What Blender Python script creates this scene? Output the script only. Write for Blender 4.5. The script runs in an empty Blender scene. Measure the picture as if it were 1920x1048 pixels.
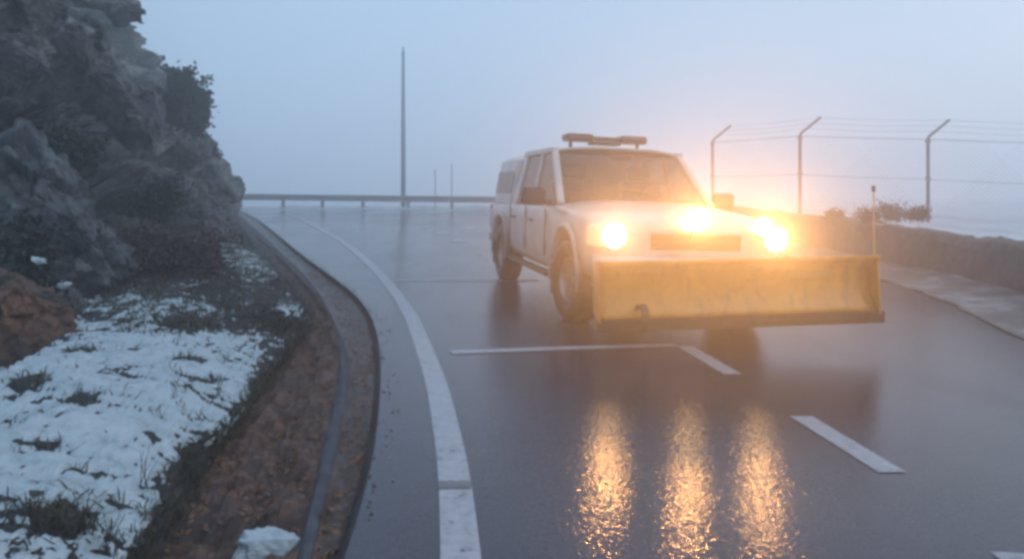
import bpy, bmesh, math, random
from math import sin, cos, tan, pi, radians, atan, sqrt, exp
from mathutils import Vector, Matrix, noise
random.seed(7)
SC = bpy.context.scene
COL = SC.collection

# ------------------------------------------------------------------ camera
F, HOR, H = 1397.0, 360.0, 1.22          # focal length (px at 1920), horizon row, eye height
SHIFT = (HOR - 524) / 1920                # the photo is a crop: level camera, image window shifted down
cam_d = bpy.data.cameras.new('camera'); cam = bpy.data.objects.new('camera', cam_d); COL.objects.link(cam)
cam.location = (0, 0, H); cam.rotation_euler = (pi/2, 0, 0); cam_d.shift_y = SHIFT
cam_d.sensor_width = 36; cam_d.lens = 36 * F / 1920
cam_d.clip_start = .05; cam_d.clip_end = 1000
cam_d.dof.use_dof = False
SC.camera = cam

# ------------------------------------------------------------------ world, sun, exposure
w = bpy.data.worlds.new('World'); SC.world = w; w.use_nodes = True
nt = w.node_tree; nt.nodes.clear()
sky = nt.nodes.new('ShaderNodeTexSky'); sky.sky_type = 'NISHITA'; sky.sun_disc = False
sky.sun_elevation = radians(14); sky.sun_rotation = radians(60); sky.air_density = 1.6; sky.dust_density = 3
b1 = nt.nodes.new('ShaderNodeBackground'); b1.inputs[1].default_value = .018
b2 = nt.nodes.new('ShaderNodeBackground'); b2.inputs[0].default_value = (.40, .585, .825, 1); b2.inputs[1].default_value = .96
ad = nt.nodes.new('ShaderNodeAddShader'); wo = nt.nodes.new('ShaderNodeOutputWorld')
nt.links.new(sky.outputs[0], b1.inputs[0]); nt.links.new(b1.outputs[0], ad.inputs[0])
nt.links.new(b2.outputs[0], ad.inputs[1]); nt.links.new(ad.outputs[0], wo.inputs[0])
sl = bpy.data.lights.new('sun', 'SUN'); sl.energy = .6; sl.angle = radians(40); sl.color = (1, .96, .93)
so = bpy.data.objects.new('sun', sl); COL.objects.link(so)
so.rotation_euler = (radians(50), 0, radians(60))
vs = SC.view_settings; vs.view_transform = 'Standard'; vs.look = 'None'; vs.exposure = .1; vs.gamma = 1
SC.cycles.volume_bounces = 6; SC.cycles.max_bounces = 10
SC.cycles.filter_width = 3.5
SC.cycles.use_denoising = True

# ------------------------------------------------------------------ helpers
def P(name, col=(.5,.5,.5), rough=.6, metal=0, spec=.5, emit=None, estr=0, coat=0, alpha=1):
    m = bpy.data.materials.new(name); m.use_nodes = True
    b = m.node_tree.nodes['Principled BSDF']
    b.inputs['Base Color'].default_value = (*col, 1); b.inputs['Roughness'].default_value = rough
    b.inputs['Metallic'].default_value = metal; b.inputs['Specular IOR Level'].default_value = spec
    b.inputs['Coat Weight'].default_value = coat; b.inputs['Alpha'].default_value = alpha
    if emit: b.inputs['Emission Color'].default_value = (*emit, 1); b.inputs['Emission Strength'].default_value = estr
    return m
def N(m, t, **kw):
    n = m.node_tree.nodes.new(t)
    for k, v in kw.items(): setattr(n, k, v)
    return n
def L(m, a, b): m.node_tree.links.new(a, b)
def noise_node(m, scale, detail=6, rough=.6, dist=0, stretch=None):
    tc = N(m, 'ShaderNodeTexCoord'); n = N(m, 'ShaderNodeTexNoise')
    n.inputs['Scale'].default_value = scale; n.inputs['Detail'].default_value = detail
    n.inputs['Roughness'].default_value = rough; n.inputs['Distortion'].default_value = dist
    if stretch:
        mp = N(m, 'ShaderNodeMapping'); mp.inputs['Scale'].default_value = stretch
        L(m, tc.outputs['Object'], mp.inputs[0]); L(m, mp.outputs[0], n.inputs['Vector'])
    else: L(m, tc.outputs['Object'], n.inputs['Vector'])
    return n.outputs['Fac']
def ramp(m, fac, stops):
    r = N(m, 'ShaderNodeValToRGB'); e = r.color_ramp.elements
    while len(e) < len(stops): e.new(.5)
    for i, (p, c) in enumerate(stops):
        e[i].position = p; e[i].color = (*(c if hasattr(c, '__len__') else (c, c, c)), 1)
    L(m, fac, r.inputs[0]); return r.outputs[0]
def mix(m, fac, a, b, mode='MIX'):
    x = N(m, 'ShaderNodeMix', data_type='RGBA', blend_type=mode)
    for s, v in ((0, fac), (6, a), (7, b)):
        if hasattr(v, 'is_linked'): L(m, v, x.inputs[s])
        elif s == 0: x.inputs[0].default_value = v
        else: x.inputs[s].default_value = (*v, 1)
    return x.outputs[2]
def bsdf(m): return m.node_tree.nodes['Principled BSDF']
def bump(m, fac, strength=.5, dist=.01, prev=None):
    b = N(m, 'ShaderNodeBump'); b.inputs['Strength'].default_value = strength; b.inputs['Distance'].default_value = dist
    L(m, fac, b.inputs['Height'])
    if prev: L(m, prev, b.inputs['Normal'])
    L(m, b.outputs[0], bsdf(m).inputs['Normal']); return b.outputs[0]
def speckled(name, stops, scale, rough=.7, bs=.5, bd=.01, spec=.4, detail=8, s2=None):
    m = P(name, rough=rough, spec=spec)
    f = noise_node(m, scale, detail, .65)
    c = ramp(m, f, stops)
    if s2:
        f2 = noise_node(m, s2[0], 4, .6); c = mix(m, ramp(m, f2, [(s2[1], 0), (s2[2], 1)]), c, s2[3])
    L(m, c, bsdf(m).inputs['Base Color'])
    bump(m, noise_node(m, scale*3, 6, .7), bs, bd)
    return m

class MB:
    def __init__(s): s.v = []; s.f = []
    def add(s, vs, fs):
        o = len(s.v); s.v += [tuple(v) for v in vs]; s.f += [tuple(i+o for i in f) for f in fs]; return s
    def box(s, c, d, rot=None, bev=0):
        x, y, z = [k/2 for k in d]
        vs = [Vector((a*x, b*y, e*z)) for a in (-1,1) for b in (-1,1) for e in (-1,1)]
        if rot is not None: vs = [rot @ v for v in vs]
        vs = [v + Vector(c) for v in vs]
        return s.add(vs, [(0,1,3,2),(4,6,7,5),(0,4,5,1),(2,3,7,6),(0,2,6,4),(1,5,7,3)])
    def tube(s, pts, r, n=8, cap=True):
        pts = [Vector(p) for p in pts]; rs = r if hasattr(r, '__len__') else [r]*len(pts)
        vs = []; fs = []
        up = Vector((0,0,1))
        for i, p in enumerate(pts):
            t = (pts[min(i+1, len(pts)-1)] - pts[max(i-1, 0)]).normalized()
            a = t.cross(up if abs(t.z) < .95 else Vector((1,0,0))).normalized(); b = t.cross(a)
            for k in range(n):
                q = 2*pi*k/n; vs.append(p + (a*cos(q) + b*sin(q))*rs[i])
        for i in range(len(pts)-1):
            for k in range(n):
                fs.append((i*n+k, i*n+(k+1)%n, (i+1)*n+(k+1)%n, (i+1)*n+k))
        if cap: fs += [tuple(range(n-1, -1, -1)), tuple((len(pts)-1)*n+k for k in range(n))]
        return s.add(vs, fs)
    def lathe(s, prof, c=(0,0,0), axis='y', n=40, closed=False):
        vs = []; fs = []; c = Vector(c)
        for a, r in prof:
            for k in range(n):
                q = 2*pi*k/n
                v = {'y': (r*cos(q), a, r*sin(q)), 'z': (r*cos(q), r*sin(q), a), 'x': (a, r*cos(q), r*sin(q))}[axis]
                vs.append(Vector(v) + c)
        m = len(prof)
        for i in range(m if closed else m-1):
            j = (i+1) % m
            for k in range(n): fs.append((i*n+k, i*n+(k+1)%n, j*n+(k+1)%n, j*n+k))
        return s.add(vs, fs)
    def grid(s, rows):
        m = len(rows[0]); vs = [v for r in rows for v in r]
        return s.add(vs, [(i*m+j, i*m+j+1, (i+1)*m+j+1, (i+1)*m+j) for i in range(len(rows)-1) for j in range(m-1)])
    def prism(s, poly, thick, xf):      # poly (a,b) list, extruded; xf maps (a,b,t)->Vector
        n = len(poly); vs = [xf(a, b, 0) for a, b in poly] + [xf(a, b, thick) for a, b in poly]
        return s.add(vs, [tuple(range(n)), tuple(range(2*n-1, n-1, -1))] + [(i, i+n, (i+1)%n+n, (i+1)%n) for i in range(n)])
    def build(s, name, mat, parent=None, smooth=False, bevel=0, sub=0, seg=2):
        me = bpy.data.meshes.new(name); me.from_pydata(s.v, [], s.f); me.update()
        bm = bmesh.new(); bm.from_mesh(me); bmesh.ops.recalc_face_normals(bm, faces=bm.faces); bm.to_mesh(me); bm.free()
        for m in (mat if isinstance(mat, (list, tuple)) else [mat]): me.materials.append(m)
        o = bpy.data.objects.new(name, me); COL.objects.link(o)
        if smooth: me.polygons.foreach_set('use_smooth', [True]*len(me.polygons))
        if bevel:
            b = o.modifiers.new('bevel', 'BEVEL'); b.width = bevel; b.segments = seg; b.limit_method = 'ANGLE'; b.angle_limit = radians(35)
        if sub:
            b = o.modifiers.new('sub', 'SUBSURF'); b.levels = b.render_levels = sub
        if parent: o.parent = parent
        return o
def tag(o, label=None, cat=None, group=None, kind=None):
    for k, v in (('label', label), ('category', cat), ('group', group), ('kind', kind)):
        if v: o[k] = v
    return o
def empty(name, loc, rz=0):
    o = bpy.data.objects.new(name, None); COL.objects.link(o); o.location = loc; o.rotation_euler = (0, 0, rz)
    o.empty_display_size = .2; return o
def lerp(a, b, t): return a + (b-a)*t
def sm(x, a, b):
    t = max(0, min(1, (x-a)/(b-a))); return t*t*(3-2*t)
def fbm(p, o=5, h=.9): return noise.fractal(Vector(p), h, 2.1, o, noise_basis='PERLIN_ORIGINAL')

BANK = -.035                                            # crossfall of the curve
def gz(x, y):                                         # road surface height
    return BANK*max(-6, min(8, x))*(1 - sm(y, 12, 28)) + .50*sm(y, 9, 33)
def ray(px, py):
    return Vector(((px-960)/F, 1, -(py-HOR)/F))
def hit(px, py, dz=0):                                # where the sight line meets the ground
    d = ray(px, py); t = .8; st = .05
    while t < 130:
        p = Vector((0,0,H)) + d*t
        if p.z < gz(p.x, p.y) + dz: break
        t += st; st = .02 + t*.01
    lo, hi = t-st*1.1, t
    for _ in range(18):
        m = (lo+hi)/2; p = Vector((0,0,H)) + d*m
        if p.z < gz(p.x, p.y) + dz: hi = m
        else: lo = m
    p = Vector((0,0,H)) + d*hi; p.z = gz(p.x, p.y) + dz; return p
def at(px, py, depth):                                # point on a sight line at a depth along y
    d = ray(px, py); return Vector((0,0,H)) + d*(depth/d.y)
def curve(pts):
    def f(y):
        if y <= pts[0][1]: i = 0
        elif y >= pts[-1][1]: i = len(pts)-2
        else: i = next(k for k in range(len(pts)-1) if pts[k][1] <= y <= pts[k+1][1])
        (x0, y0), (x1, y1) = pts[i], pts[i+1]; t = (y-y0)/(y1-y0)
        if y <= pts[0][1] or y >= pts[-1][1]: return x0 + (x1-x0)*t
        m0 = (pts[i+1][0]-pts[max(i-1,0)][0])/(pts[i+1][1]-pts[max(i-1,0)][1])*(y1-y0)
        k = min(i+2, len(pts)-1); m1 = (pts[k][0]-pts[i][0])/(pts[k][1]-pts[i][1])*(y1-y0)
        return (2*t**3-3*t*t+1)*x0 + (t**3-2*t*t+t)*m0 + (-2*t**3+3*t*t)*x1 + (t**3-t*t)*m1
    return f

# ------------------------------------------------------------------ materials
asphalt = P('wet_asphalt', rough=.3, spec=.27)
f = noise_node(asphalt, 1.1, 5, .6, .6)
c = ramp(asphalt, f, [(.3, (.022,.022,.036)), (.7, (.046,.044,.068))])
f2 = noise_node(asphalt, 120, 4, .75)
c = mix(asphalt, .55, c, ramp(asphalt, f2, [(.36, (.006,.006,.010)), (.64, (.115,.108,.135))]))
L(asphalt, c, bsdf(asphalt).inputs['Base Color'])
fr = noise_node(asphalt, .8, 4, .6, .4, (1, .35, 1))
L(asphalt, ramp(asphalt, fr, [(.32, .06), (.52, .12), (.70, .22)]), bsdf(asphalt).inputs['Roughness'])
nb = bump(asphalt, noise_node(asphalt, 60, 2, .5), .55, .004)
bump(asphalt, noise_node(asphalt, 5, 3, .5), .25, .006, nb)

paint = speckled('worn_road_paint', [(.33, (.05,.05,.06)), (.40, (.30,.30,.33)), (.7, (.42,.42,.45))], 22, .35, .3, .003)
concrete = speckled('wet_concrete', [(.3, (.045,.050,.062)), (.7, (.10,.108,.125))], 9, .85, .5, .01, .15)
silt = speckled('brown_silt', [(.3, (.014,.011,.012)), (.5, (.045,.028,.024)), (.75, (.085,.055,.045))], 9, .42, .6, .012)
leafsoil = speckled('leaf_litter_soil', [(.34, (.014,.009,.009)), (.50, (.085,.040,.027)), (.66, (.20,.10,.06))], 17, .5, .8, .02, s2=(1.3, .5, .62, (.040,.024,.022)))
darksoil = speckled('dark_grassy_soil', [(.3, (.006,.009,.010)), (.5, (.020,.024,.025)), (.75, (.055,.050,.048))], 13, .65, .9, .03)
snowm = P('old_snow', (.72,.77,.80), .55, spec=.3)
L(snowm, ramp(snowm, noise_node(snowm, 11, 6, .7), [(.3, (.24,.31,.33)), (.45, (.38,.45,.48)), (.7, (.48,.54,.57))]), bsdf(snowm).inputs['Base Color'])
bump(snowm, noise_node(snowm, 30, 5, .7), .6, .02)
farground = speckled('verge_soil', [(.3, (.05,.035,.035)), (.7, (.12,.085,.08))], 2.5, .55, .5, .03, s2=(.9, .58, .66, (.45,.46,.48)))

def rockmat(name, a, b, c, moss=(.010,.020,.016), mossamt=.5, extra=None):
    m = P(name, rough=.62, spec=.35)
    col = ramp(m, noise_node(m, 2.2, 9, .7, .3), [(.30, a), (.5, b), (.70, c)])
    vo = N(m, 'ShaderNodeTexVoronoi', feature='DISTANCE_TO_EDGE'); vo.inputs['Scale'].default_value = 1.7
    tc = N(m, 'ShaderNodeTexCoord'); nn = N(m, 'ShaderNodeTexNoise'); nn.inputs['Scale'].default_value = 1.6; nn.inputs['Detail'].default_value = 5
    L(m, tc.outputs['Object'], nn.inputs['Vector'])
    vm = N(m, 'ShaderNodeVectorMath', operation='MULTIPLY_ADD'); vm.inputs[1].default_value = (1.2,1.2,1.2)
    L(m, nn.outputs['Color'], vm.inputs[0]); L(m, tc.outputs['Object'], vm.inputs[2]); L(m, vm.outputs[0], vo.inputs['Vector'])
    crack = ramp(m, vo.outputs['Distance'], [(0, .72), (.03, 1)])
    col = mix(m, 1, col, crack, 'MULTIPLY')
    v2 = N(m, 'ShaderNodeTexVoronoi'); v2.inputs['Scale'].default_value = 2.3; L(m, vm.outputs[0], v2.inputs['Vector'])
    col = mix(m, 1, col, ramp(m, v2.outputs['Color'], [(.1, .50), (.9, 1.35)]), 'MULTIPLY')
    fm = ramp(m, noise_node(m, .75, 7, .65, .5), [(.62-mossamt*.25, 0), (.72-mossamt*.25, 1)])
    mc = ramp(m, noise_node(m, 9, 5, .7), [(.3, tuple(k*.5 for k in moss)), (.7, tuple(k*2.0 for k in moss))])
    col = mix(m, fm, col, mc)
    if extra: col = mix(m, ramp(m, noise_node(m, 1.7, 4, .6), [(.45, 0), (.6, .85)]), col, extra)
    L(m, col, bsdf(m).inputs['Base Color'])
    n1 = bump(m, crack, .5, .04); bump(m, noise_node(m, 7, 9, .75), .9, .06, n1)
    return m
rock_grey = rockmat('lichen_grey_rock', (.026,.030,.036), (.11,.112,.113), (.30,.28,.26), mossamt=.34)
rock_pale = rockmat('pale_grey_rock', (.040,.047,.056), (.105,.115,.122), (.20,.205,.205), mossamt=.05)
rock_orange = rockmat('rusty_orange_rock', (.025,.022,.024), (.085,.065,.055), (.16,.125,.105), mossamt=.1, extra=(.23,.105,.06))
stone_wall = speckled('rough_wall_stone', [(.3, (.035,.024,.023)), (.7, (.12,.075,.065))], 6, .6, .9, .03)

def leafmat(name, a, b, rough=.6):
    m = P(name, rough=rough, spec=.3)
    L(m, ramp(m, noise_node(m, 5, 4, .6), [(.3, a), (.7, b)]), bsdf(m).inputs['Base Color']); return m
leaf_dark = leafmat('dark_evergreen_leaves', (.007,.016,.014), (.024,.042,.034))
leaf_brown = leafmat('russet_brown_twigs', (.014,.005,.008), (.050,.017,.022))
grassm = leafmat('wet_dead_grass', (.020,.022,.016), (.080,.070,.045))
litterm = leafmat('fallen_leaves', (.05,.025,.015), (.24,.11,.05))
pebblem = leafmat('gravel_stones', (.05,.045,.042), (.20,.18,.17))
twigm = P('bark_twig', (.03,.022,.018), .7)
galv = P('galvanised_steel', (.16,.17,.18), .5, .6)
postm = P('weathered_post_steel', (.07,.075,.08), .6, .3)
polem = P('grey_painted_pole', (.10,.11,.12), .5, .3)

# ------------------------------------------------------------------ setting: ground, road
B = MB(); rows = []
ys = [-8 + i*.8 for i in range(60)] + [40 + i*8 for i in range(24)]
xs = [-230 + i*15 for i in range(14)] + [-20 + i*.8 for i in range(52)] + [24 + i*15 for i in range(14)]
for y in ys:
    rows.append([(x, y, gz(x, y) - .30 + .05*fbm((x*.3, y*.3, 0))) for x in xs])
B.grid(rows)
fog_pale = speckled('fog_pale_snow', [(.3, (.16,.14,.14)), (.42, (.45,.47,.50)), (.7, (.62,.64,.67))], .6, .6, .5, .05)  # pale snow added so the ground brightens the fog near the horizon
ground = tag(B.build('ground', fog_pale, smooth=True), kind='structure')

E = curve([(442,394),(470,403),(520,440),(560,473),(620,517),(665,552),(694,590),(708,630),(714,680),(711,760),(700,850),(676,950),(645,1048),(575,1250)])
xE_pts = []
for i in range(160):
    s = i/159; yy = 360 + 1/lerp(1/34, 1/900, s); xE_pts.append(hit(E(yy), yy))
def xE_at(y):
    if y >= xE_pts[0].y: return xE_pts[0].x - (y-xE_pts[0].y)*2.0
    for a, b in zip(xE_pts, xE_pts[1:]):
        if b.y <= y <= a.y: return lerp(b.x, a.x, (y-b.y)/max(1e-6, a.y-b.y))
    q, p = xE_pts[-1], xE_pts[-2]
    return q.x + (y-q.y)*(p.x-q.x)/(p.y-q.y)
# right edge of the road, in metres
RW = [(-8,3.8),(2,4.1),(6,4.7),(7.5,4.95),(9.3,5.55),(12,5.95),(16,5.6),(21,3.6),(27,0.5),(34,-4)]
def xR_at(y):
    if y < RW[0][0]: return RW[0][1]
    for (a, xa), (b, xb) in zip(RW, RW[1:]):
        if y <= b:
            t = (y-a)/(b-a); return lerp(xa, xb, t)
    return RW[-1][1]
B = MB(); rows = []
yy = -7.8
while yy < 36.5:
    a, b = xE_at(yy), (xR_at(yy) if yy < 16 else 9)
    rows.append([(lerp(a, b, j/40), yy, gz(lerp(a, b, j/40), yy)) for j in range(41)] )
    yy += .12 if yy < 12 else .3
B.grid(rows)
road = tag(B.build('road', asphalt, smooth=True), kind='structure')

def ribbon(pts, width, dz=.004, step=.08):
    out = []
    for a, b in zip(pts, pts[1:]):
        n = max(1, int((b-a).length/step)); out += [a.lerp(b, k/n) for k in range(n)]
    out.append(pts[-1]); rows = []
    for i, p in enumerate(out):
        t = out[min(i+2, len(out)-1)] - out[max(i-2, 0)]; t.z = 0; t.normalize()
        nrm = Vector((-t.y, t.x, 0))
        r = []
        for k in (-.5, -.17, .17, .5):
            q = p + nrm*width*k; r.append((q.x, q.y, gz(q.x, q.y)+dz))
        rows.append(r)
    return rows
WL = curve([(505,398),(560,410),(600,430),(655,463),(703,505),(738,545),(768,590),(790,640),(818,720),(836,800),(850,880),(858,960),(864,1048),(866,1250)])
B = MB(); pts = []
for i in range(140):
    yv = 360 + 1/lerp(1/40, 1/880, i/139); pts.append(hit(WL(yv), yv))
B.grid(ribbon(pts, .135)); tag(B.build('edge_line', paint, smooth=True), kind='structure')
for pp, wd, nm in (([(846,661),(1060,653),(1268,647)], .12, 'bay_line'), ([(745,526),(850,526),(1010,526)], .16, 'bay_line'),
               ([(1283,649),(1374,702)], .135, 'centre_line'), ([(1502,781),(1673,886)], .135, 'centre_line'), ([(1893,1037),(2040,1150)], .135, 'centre_line')):
    B = MB(); B.grid(ribbon([hit(x, y) for x, y in pp], wd)); tag(B.build(nm, paint, smooth=True), kind='structure')
pts = [hit(*q_) for q_ in ((2250,668),(2060,619),(1925,583),(1835,562))]
B = MB(); B.grid(ribbon(pts, .12, .005)); tag(B.build('edge_line', paint, smooth=True), kind='structure')
# dark seam where the edge line was cut
tarm = P('tar_seam', (.15,.15,.165), .5)
B = MB(); rr = []
for k in range(9):
    x = lerp(822, 884, k/8); j = random.uniform(-2, 2)
    rr.append([tuple(hit(x, 905+j) + Vector((0,0,.0085))), tuple(hit(x, 918+j*.5) + Vector((0,0,.0085)))])
B.grid(rr); tag(B.build('tar_seam', tarm), kind='structure')

tar_edge = speckled('broken_asphalt_edge', [(.3, (.008,.008,.010)), (.7, (.035,.034,.04))], 20, .5, .8, .01)
# ---- strips left of the asphalt
G1 = curve([(441,395),(509,432),(553,472),(609,518),(652,553),(682,592),(696,631),(702,680),(698,760),(685,850),(659,950),(626,1048),(555,1250)])
LR = curve([(440,395.5),(480,430),(525,472),(575,520),(606,563),(631,612),(648,650),(655,690),(648,760),(630,850),(608,950),(584,1048),(530,1250)])
LL = curve([(439,396),(474,431),(516,473),(564,522),(600,563),(624,612),(634,650),(634,690),(624,760),(602,850),(580,950),(556,1048),(500,1250)])
DL = curve([(437,396.5),(464,432),(498,473),(543,520),(577,562),(588,605),(560,650),(518,700),(455,790),(400,870),(350,950),(305,1048),(200,1250)])
SN = curve([(435,397),(445,430),(455,473),(470,520),(490,560),(500,600),(496,650),(485,700),(425,800),(352,850),(300,950),(245,1048),(120,1250)])
SE = curve([(435,397),(454,430),(482,473),(525,520),(560,562),(572,603),(538,650),(494,700),(425,800),(352,850),(300,950),(245,1048),(120,1250)])
BK = curve([(430,397.5),(400,432),(375,473),(300,510),(215,545),(150,590),(90,650),(0,700),(-120,780),(-280,880),(-420,1000),(-480,1048),(-700,1250)])
def rowlist(n, y0=396, y1=1240):
    return [360 + 1/lerp(1/(y0-360), 1/(y1-360), i/(n-1)) for i in range(n)]
def strip(cA, zA, cB, zB, n, m, bulge=0, nz=0, ns=4):
    rows = []
    for yv in rowlist(n):
        a = hit(cA(yv), yv, zA(yv) if callable(zA) else zA); b = hit(cB(yv), yv, zB(yv) if callable(zB) else zB)
        r = []
        for j in range(m+1):
            t = j/m; p = a.lerp(b, t); e = sin(pi*t)
            p.z += (bulge(yv) if callable(bulge) else bulge)*e + nz*fbm((p.x*ns, p.y*ns, 3.1))*min(1, e*2.5)
            r.append(tuple(p))
        rows.append(r)
    return rows
B = MB(); B.grid(strip(E, -.002, G1, -.07, 260, 6, 0, .02, 9)); tag(B.build('asphalt_edge', tar_edge, smooth=True), kind='structure')
B = MB(); B.grid(strip(G1, -.07, LR, -.05, 300, 14, -.02, .03, 6)); tag(B.build('gutter_silt', silt, smooth=True), kind='structure')
B = MB(); B.grid(strip(LR, -.055, LL, -.065, 260, 8, lambda y: .024*sm(y, 600, 680)+.012*fbm((y*.013,2,2))-.004, .03, 9)); tag(B.build('kerb', concrete, smooth=True), kind='structure')
B = MB(); B.grid(strip(LL, -.06, DL, -.08, 420, 60, -.05, .07, 7)); tag(B.build('ditch_soil', leafsoil, smooth=True), kind='structure')
zS = lambda y: lerp(.02, .03, sm(y, 420, 700)); zB = lambda y: lerp(.08, .26, sm(y, 430, 620))
B = MB(); B.grid(strip(DL, -.08, SE, zS, 300, 14, .02, .05, 5)); tag(B.build('ditch_bank', darksoil, smooth=True), kind='structure')
BN, BM = 420, 240
_rl = rowlist; rowlist = lambda n: [360 + 36*(880/36)**(i/(n-1)) for i in range(n)]
bank_rows = strip(SE, zS, BK, zB, BN, BM, .05, .06, 1.6)
B = MB(); B.grid(bank_rows); tag(B.build('bank', darksoil, smooth=True), kind='structure')
# snow blanket: a second surface that dips below the soil wherever it has melted
rws = rowlist(BN); rowlist = _rl
def snow_amount(px, py, p):
    a = 0
    if py > 540:
        edge = SN(py) - px
        a = .36*sm(edge, -6, 26) * sm(py, 548 + max(0, (px-200))*.16, 640 + max(0, px-200)*.18)
    for (cx, cy, rx, ry, s) in ((455,495,58,24,.55),(515,508,30,12,.35),(540,585,32,15,.55),(425,475,26,20,.4),(395,450,22,20,.25),(250,590,120,34,.25),(440,630,60,30,.12)):
        a = max(a, s*exp(-(((px-cx)/rx)**2 + ((py-cy)/ry)**2)))
    for (cx, cy, rx, ry) in ((330,620,58,17),(30,728,38,15),(118,765,40,12),(130,672,30,8),(45,842,30,12),(70,1010,70,32),(205,962,38,12),(350,725,60,8),(60,640,60,20),(140,910,40,6),(330,690,40,6)):
        a -= .42*exp(-(((px-cx)/rx)**2 + ((py-cy)/ry)**2)**1.5)
    return a
rows = []
for yv, r in zip(rws, bank_rows):
    q = []
    a, b = SE(yv), BK(yv)
    for j, p in enumerate(r):
        px = lerp(a, b, j/BM)
        am = snow_amount(px, yv, p)
        n1 = fbm((p[0]*3.2, p[1]*3.2, 0), 5, .7); n2 = fbm((p[0]*15, p[1]*15, 5), 3, .6)
        n3 = fbm((p[0]*34, p[1]*34, 9), 3, .7)
        h = am - .195 + .24*n1 + .30*n2 + .20*n3
        q.append((p[0], p[1], p[2] + max(-.03, min(.013, h*.09))))
    rows.append(q)
B = MB(); B.grid(rows); snow = tag(B.build('snow_cover', snowm, smooth=True), kind='structure')

# ------------------------------------------------------------------ rocks
def facet(q, warp):                                  # tilted flat faces split by cracks
    q = q + Vector((fbm(q*1.3), fbm(q*1.3+Vector((9,0,0))), fbm(q*1.3+Vector((0,9,0)))))*warp
    dd, pp = noise.voronoi(q); c = pp[0]
    rv = Vector((noise.cell(c*7.3+Vector((.5,0,0)))-.5, noise.cell(c*5.7+Vector((3.5,0,0)))-.5, noise.cell(c*6.1+Vector((0,8.5,0)))-.5))
    if rv.length > 1e-4: rv.normalize()
    return .8*(noise.cell(c*7.3)-.5) + 1.0*(q-c).dot(rv) - .45*max(0, 1-(dd[1]-dd[0])*9)
def rock_verts(size, rot, loc, seed, sub=5, planes=16, rough=.05):
    rnd = random.Random(seed); bm = bmesh.new(); bmesh.ops.create_icosphere(bm, subdivisions=sub, radius=1)
    pl = []
    for _ in range(planes):
        v = Vector((rnd.gauss(0,1), rnd.gauss(0,1), rnd.gauss(0,1))).normalized(); pl.append((v, rnd.uniform(.52, .82)))
    R = rot.to_matrix() if hasattr(rot, 'to_matrix') else rot
    vs = []
    off = Vector((seed*3.7, seed*1.3, 0))
    for v in bm.verts:
        p = v.co.copy()
        for n, d in pl:
            k = p.dot(n)
            if k > d: p -= n*(k-d)*.94
        q = Vector((p.x*size[0], p.y*size[1], p.z*size[2]))
        ms = max(size); qq = q/ms
        dsp = ms*rough*(.7*fbm(qq*4 + off, 7, .6) + 1.5*facet(qq*1.9 + off, .12) + .6*facet(qq*5 + off, .15))
        q += v.co*dsp
        vs.append(R @ q + Vector(loc))
    fs = [tuple(x.index for x in f.verts) for f in bm.faces]; bm.free()
    return vs, fs
from mathutils import Euler
def eul(a, b, c): return Euler((radians(a), radians(b), radians(c))).to_matrix()

# the cliff: lofted sheet (near left -> far right -> round the back)
SIL = curve([(190,-420),(205,-200),(225,-60),(235,20),(238,70),(250,100),(292,130),(335,170),(352,230),(358,270),(384,300),(415,345),(432,385),(440,402),(446,440)])
def cliff_pt(s, py):
    # s: 0 left .. 1 silhouette .. >1 behind
    up = max(0, (400-py)/400)
    xs_ = SIL(py)
    if s <= 1:
        base = [(0, 5.0),(.35, 5.6),(.55, 7.6),(.72, 9.2),(.88, 12.5),(1, 17)]
        for (a, da), (b, db) in zip(base, base[1:]):
            if s <= b: d = lerp(da, db, (s-a)/(b-a)); break
        d += up*lerp(1.6, 1.0, s)
        px = lerp(-700, xs_, s**.9)
        return at(px, py, d)
    k = s-1
    p = at(xs_, py, 17 + up*1.0); return p + Vector((-k*22, k*9, 0)) + Vector((-k*2*up, 0, 0))
def cliff_base(s): # image row of the foot
    return lerp(900, 700, sm(s, .0, .6)) if s < .6 else (lerp(700, 560, (s-.6)/.12) if s < .72 else (lerp(560, 425, (s-.72)/.28) if s <= 1 else 425))
B = MB(); cols = 300; rwn = 200; rows = []
for i in range(rwn):
    t = i/(rwn-1); r = []
    for j in range(cols):
        s = 1.35*j/(cols-1)
        py = lerp(cliff_base(s), -420, t**.9)
        r.append(cliff_pt(s, py))
    rows.append(r)
def nrm(i, j):
    a = rows[min(i+1, rwn-1)][j]-rows[max(i-1,0)][j]; b = rows[i][min(j+1,cols-1)]-rows[i][max(j-1,0)]
    n = a.cross(b); n.normalize()
    return n if n.dot(Vector((0,0,H))-rows[i][j]) > 0 or j > cols/1.35 else -n
R2 = []
for i in range(rwn):
    r = []
    for j in range(cols):
        p = rows[i][j]; n = nrm(i, j); sc = 1.0
        q = Vector((p.x, p.y*.8, p.z*1.15)); q = eul(20, 35, 0) @ q
        qs = Vector((q.x*.62, q.y, q.z*1.15))
        d1 = .62*facet(qs*.85, .12); d2 = .26*facet(qs*2.2+Vector((7,0,0)), .12); d3 = .20*fbm(q*.7, 6, .8) + .09*facet(qs*5.5, .15) + .12
        edge = sm(j, 0, 6)
        fade = 1 - .55*exp(-((j/(cols-1)*1.35-1)/.10)**2)
        r.append(p + n*(d1+d2+d3)*edge*fade)
    R2.append(r)
B.grid(R2)
def rockpart(px, py, dep, size, rot, seed, mb, **k):
    vs, fs = rock_verts(size, eul(*rot), at(px, py, dep), seed, **k); mb.add(vs, fs)
rockpart(205, 12, 11.5, (.75,.9,.26), (0, 12, 10), 3, B)
rockpart(30, 10, 6.6, (.60,.6,.40), (10,-8,20), 5, B)
rockpart(25, 105, 6.4, (.5,.6,.24), (0, 4,0), 6, B)
rockpart(110, 70, 8.0, (.55,.7,.62), (20,30,0), 9, B)
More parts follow.
